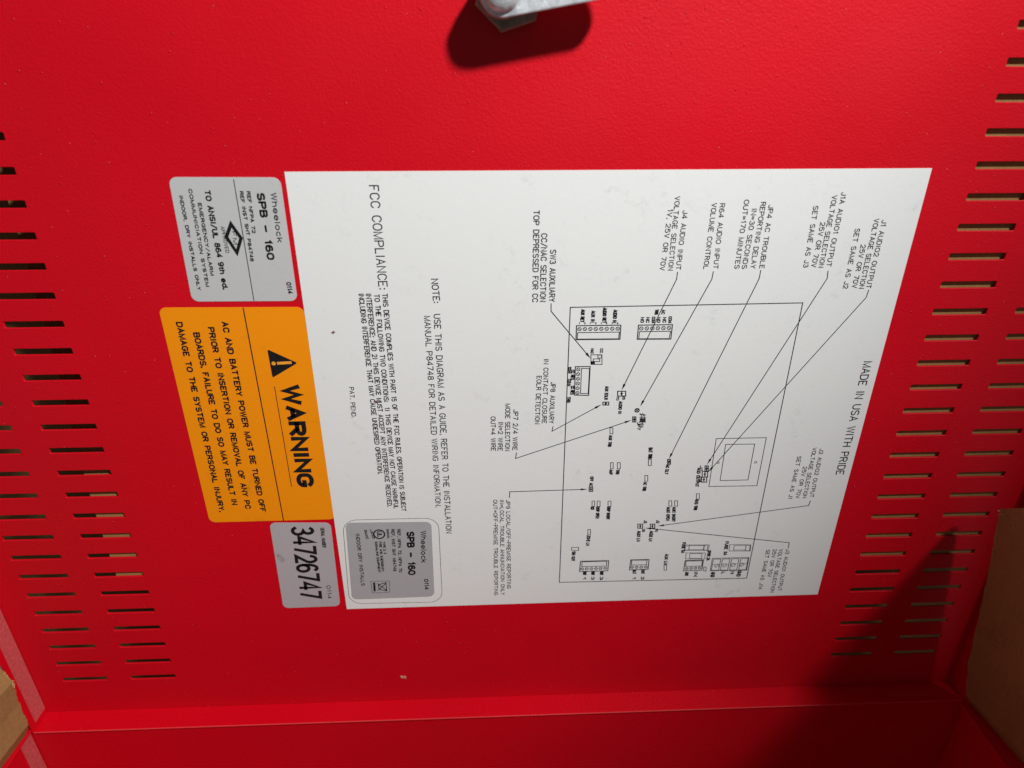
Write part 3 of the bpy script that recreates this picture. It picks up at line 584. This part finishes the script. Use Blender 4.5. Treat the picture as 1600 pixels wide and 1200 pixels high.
for fu in (FUSES[0:2] + FUSES[6:8], FUSES[2:4], FUSES[4:6] + FUSES[8:]):
    d = Draw(YI)
    for q in fu: d.stroke(q, 0.3, True)
    d.build('fuse_outline', THININK, sheet)
d = Draw(YI); d.ring(POT, 1.0, .55, 10); d.stroke([(POT[0] - .8, POT[1] - .8), (POT[0] + .8, POT[1] + .8)], .4); d.stroke([(POT[0] - .8, POT[1] + .8), (POT[0] + .8, POT[1] - .8)], .4)
d.build('volume_control_mark', THININK, sheet)
d = Draw(YI)
for t in TINY: d.text(t, .36)
d.build('component_names', THININK, sheet)

# ---- stickers
def sticker(name, key, mat, label, yb, ink, fontfor=None):
    q, r, texts, lines = LABELS[key]
    yf = yb - 0.00015
    o = part(name, sheet_mesh(name, rounded(q, r), yb, yf), mat, label)
    yi = yf - .00003
    d = Draw(yi)
    for t in texts:
        if fontfor and t[0] in fontfor: d.text(t[:6], fontfor[t[0]])
        else: d.text(t, t[6], True)
    d.build('printed_text', ink, o)
    for pts, wpx in lines:
        d = Draw(yi); d.stroke(pts, 0.38 * wpx, False, 0); d.build('printed_rule', ink, o)
    return o, yi
ap, yi = sticker('approval_label', 'approval', SILVER, 'silver rounded label with approval diamond and five lines of small print', 0.0, INK)
d = Draw(yi); d.stroke(DIAMOND, 1.4, True); d.build('approval_diamond', INK, ap)
wl, yi = sticker('warning_label', 'warning', ORANGE, 'orange WARNING label with black triangle symbol', 0.0, INK)
d = Draw(yi); tr = [Vector(p) for p in TRI]; cc = sum(tr, Vector((0, 0))) / 3
pts = []
for i in range(3):
    p = tr[i]; a = (tr[i - 1] - p).normalized(); b = (tr[(i + 1) % 3] - p).normalized()
    for k in range(6):
        t = k / 5; s0 = p + a * 1.0; s1 = p + b * 1.0
        pts.append(tuple((1 - t) ** 2 * s0 + 2 * t * (1 - t) * p + t * t * s1))
d.poly(pts); sym = d.build('warning_symbol', INK, wl)
d = Draw(yi - .00003); d.stroke(EXC, 1.35); d.disc(DOT, .95, 14); d.build('exclamation_mark', YELLOW, wl)
sl, yi = sticker('serial_label', 'serial', SERIAL, 'grey serial number label with large black digits', 0.0, INK, {'34726747': .175, 'SERIAL NUMBER': .24, '0114': .19})
d = Draw(yi); d.poly([(p[0] + random.uniform(-.3, .3), p[1] + random.uniform(-.3, .3)) for p in STAIN_P]); d.build('stain', STAIN, sl)
rl, yi = sticker('rating_label', 'rating', GREY, 'small grey rating label on the corner of the white sheet', Y1, INK)
d = Draw(yi); d.ring(ULC, 2.75, .75, 24); d.build('listing_mark', INK, rl)
d = Draw(yi); d.stroke(BINBOX, .22, True)
for b_ in BINX: d.stroke(b_, .45)
d.poly(BINBAR); d.build('bin_symbol', INK, rl)
d = Draw(YI); d.stroke(rounded(OUTLINE, 7.0, 8), .24, True); d.build('border_line', THININK, sheet)

# ================================================================== CARDBOARD BOX
BOX_LOC = Vector((0.09, -0.15, -0.43))
box = ground_thing('cardboard_box', 'brown corrugated cardboard box with torn edges, packed around the red cabinet', 'cardboard box', BOX_LOC)
BOFF = -BOX_LOC
def bpart(name, me, mat=CARD, label=None):
    o = link(name, me, mat, box, BOFF)
    if label: o['label'] = label
    return o
def interp(pl, t):
    f = t * (len(pl) - 1); i = min(int(f), len(pl) - 2); return Vector(pl[i]).lerp(Vector(pl[i + 1]), f - i)
def ruled(name, A, B, outward, th=0.0035, nu=60, nv=14, rag=0.0):
    """board between two edge polylines, with thickness and a slightly ragged first edge and top"""
    g0 = []; g1 = []
    rs = [random.uniform(-rag, rag) for _ in range(nu + 1)]
    for i in range(nu + 1):
        a = interp(A, i / nu); b = interp(B, i / nu)
        row = []
        for j in range(nv + 1):
            p = a.lerp(b, j / nv)
            if j == 0: p = p + (a - b).normalized() * rs[i]
            row.append(p)
        g0.append(row); g1.append([p + Vector(outward) * th for p in row])
    v = [p for r in g0 for p in r] + [p for r in g1 for p in r]
    n = (nu + 1) * (nv + 1); f = []
    ix = lambda i, j: i * (nv + 1) + j
    for i in range(nu):
        for j in range(nv):
            q = (ix(i, j), ix(i + 1, j), ix(i + 1, j + 1), ix(i, j + 1)); f.append(q); f.append(tuple(n + k for k in reversed(q)))
    rim_ = [ix(i, 0) for i in range(nu + 1)] + [ix(nu, j) for j in range(1, nv + 1)] + [ix(i, nv) for i in range(nu - 1, -1, -1)] + [ix(0, j) for j in range(nv - 1, 0, -1)]
    for k in range(len(rim_)):
        a = rim_[k]; b = rim_[(k + 1) % len(rim_)]; f.append((a, b, b + n, a + n))
    me = mesh(name, v, f)
    bm = bmesh.new(); bm.from_mesh(me); bmesh.ops.recalc_face_normals(bm, faces=bm.faces); bm.to_mesh(me); bm.free()
    return me
# right wall: its back edge leans over the door's right lip
RA = [(0.3303, -.017, -.1602), (.3365, -.017, -.1952), (.3424, -.017, -.2313), (.3483, -.017, -.2708), (.3545, -.017, -.2951), (.3640, -.017, -.31), (.366, -.017, -.43)]
RB = [(0.349, -.36, .114), (.362, -.36, .00), (.375, -.36, -.10), (.388, -.36, -.20), (.396, -.36, -.27), (.400, -.36, -.33), (.400, -.36, -.43)]
bpart('box_wall', ruled('box_wall', RA, RB, (1, 0, 0), rag=.0004), CARD, 'right box wall in deep shade')
LA = [(-0.1850, -.017, -.1900), (-0.1800, -.017, -.2480), (-.1766, -.017, -.2588), (-.1789, -.017, -.2762), (-.179, -.017, -.2925), (-.1875, -.017, -.31), (-.188, -.017, -.43)]
LB = [(-0.215, -.36, -.08), (-0.215, -.36, -.22), (-.215, -.36, -.25), (-.215, -.36, -.27), (-.215, -.36, -.29), (-.215, -.36, -.33), (-.215, -.36, -.43)]
bpart('box_wall', ruled('box_wall', LA, LB, (-1, 0, 0), rag=.0005), CARD, 'left box wall in the light')
# floor of the box and the far wall behind the door
bm = bmesh.new(); add_box(bm, -.22, .41, -.36, .06, -.4335, -.43); bpart('box_floor', bm_mesh('box_floor', bm))
bm = bmesh.new(); add_box(bm, -.22, .41, .055, .0585, -.43, .16); bpart('box_wall', bm_mesh('box_wall', bm))
# flap pressed against the outside of the door, seen through the slots
FA = [(-.1172, .020, .15), (-.1172, .013, .0), (-.1172, .0085, -.09), (-.1172, .0036, -.13), (-.1172, .0014, -.16), (-.1172, .0012, -.208)]
FB = [(.395, .0012, .15), (.395, .0012, .0), (.395, .0012, -.09), (.395, .0012, -.13), (.395, .0012, -.16), (.395, .0012, -.208)]
FM_ = [(.205, .0014, p[2]) for p in FA]
bpart('box_flap', ruled('box_flap', FA, FM_, (0, 1, 0), nu=30, nv=20))
bpart('box_flap', ruled('box_flap', [(.206, .0026, .15), (.206, .0016, -.208)], [(.395, .0026, .15), (.395, .0016, -.208)], (0, 1, 0), nu=20, nv=10))


# torn fibres along the cut cardboard edges
def fibres(name, pts, n, ln, seed):
    r = random.Random(seed); v = []; f = []
    for _ in range(n):
        i = r.randrange(len(pts) - 1); t = r.random(); p = Vector(pts[i]).lerp(Vector(pts[i + 1]), t) + Vector((0, -.0004, 0))
        d_ = Vector((r.uniform(-1, 1), r.uniform(-.6, .1), r.uniform(-.6, 1))).normalized() * ln * r.uniform(.3, 1)
        w_ = Vector((r.uniform(-1, 1), r.uniform(-1, 1), r.uniform(-1, 1))).normalized() * .00022
        m_ = p + d_ * .5 + Vector((r.uniform(-1, 1), 0, r.uniform(-1, 1))) * ln * .18
        k = len(v); v += [p - w_, p + w_, m_ - w_ * .8, m_ + w_ * .8, p + d_]
        f += [(k, k + 1, k + 3, k + 2), (k + 2, k + 3, k + 4)]
    return mesh(name, v, f)
bpart('torn_fibres', fibres('torn_fibres', [(-.1800, -.017, -.2480), (-.1766, -.017, -.2588)], 60, .0016, 3), CARDEDGE)
bpart('torn_fibres', fibres('torn_fibres', [(-.1772, -.0172, -.2572), (-.1764, -.0172, -.2606)], 50, .0026, 4), CARDEDGE)
bpart('torn_fibres', fibres('torn_fibres', [(.3303, -.0172, -.1602), (.336, -.0172, -.193)], 46, .0012, 5), CARDEDGE)
bpart('torn_fibres', fibres('torn_fibres', [(.3296, -.0172, -.1610), (.3330, -.03, -.1650)], 30, .0022, 6), CARDEDGE)
bpart('torn_fibres', fibres('torn_fibres', [(.3484, -.0172, -.272), (.3548, -.0172, -.295)], 40, .0012, 8), CARDEDGE)

# ================================================================== LITTLE BITS LYING ON THE DOOR
def chip(name, c, pts, y, th, mat, label, cat, group=None):
    bm = bmesh.new()
    vs = [bm.verts.new((c[0] / 1000 + p[0] / 1000, y, c[1] / 1000 + p[1] / 1000)) for p in pts]
    f_ = bm.faces.new(vs); e_ = bmesh.ops.extrude_face_region(bm, geom=[f_])
    for q in e_['geom']:
        if isinstance(q, bmesh.types.BMVert): q.co.y = y - th * random.uniform(.6, 1.2)
    o = link(name, bm_mesh(name, bm), mat)
    o['label'] = label; o['category'] = cat
    return o
chip('dust_flake', MISC['flake'], [(-1.9, .3), (-1.4, 1.0), (-.2, .7), (.9, .9), (1.8, .1), (1.6, -1.1), (.5, -.6), (-.8, -.7)], -.00005, .0005, CREAM, 'small cream flake stuck on the red door below the white sheet', 'flake')
chip('fibre_crumb', MISC['crumb'], [(-.9, .1), (-.2, .35), (.1, 1.0), (.35, .4), (1.0, .2), (.3, -.1), (.0, -.8), (-.25, -.1)], -.00021, .0003, CRUMB, 'tiny brown crumb on the left margin of the white sheet', 'crumb')
chip('fibre_crumb', MISC['crumb2'], [(-.9, .1), (-.1, .5), (.8, .2), (.5, -.4), (-.4, -.5)], -.00024, .0003, CRUMB, 'tiny brown crumb on the compliance small print', 'crumb')
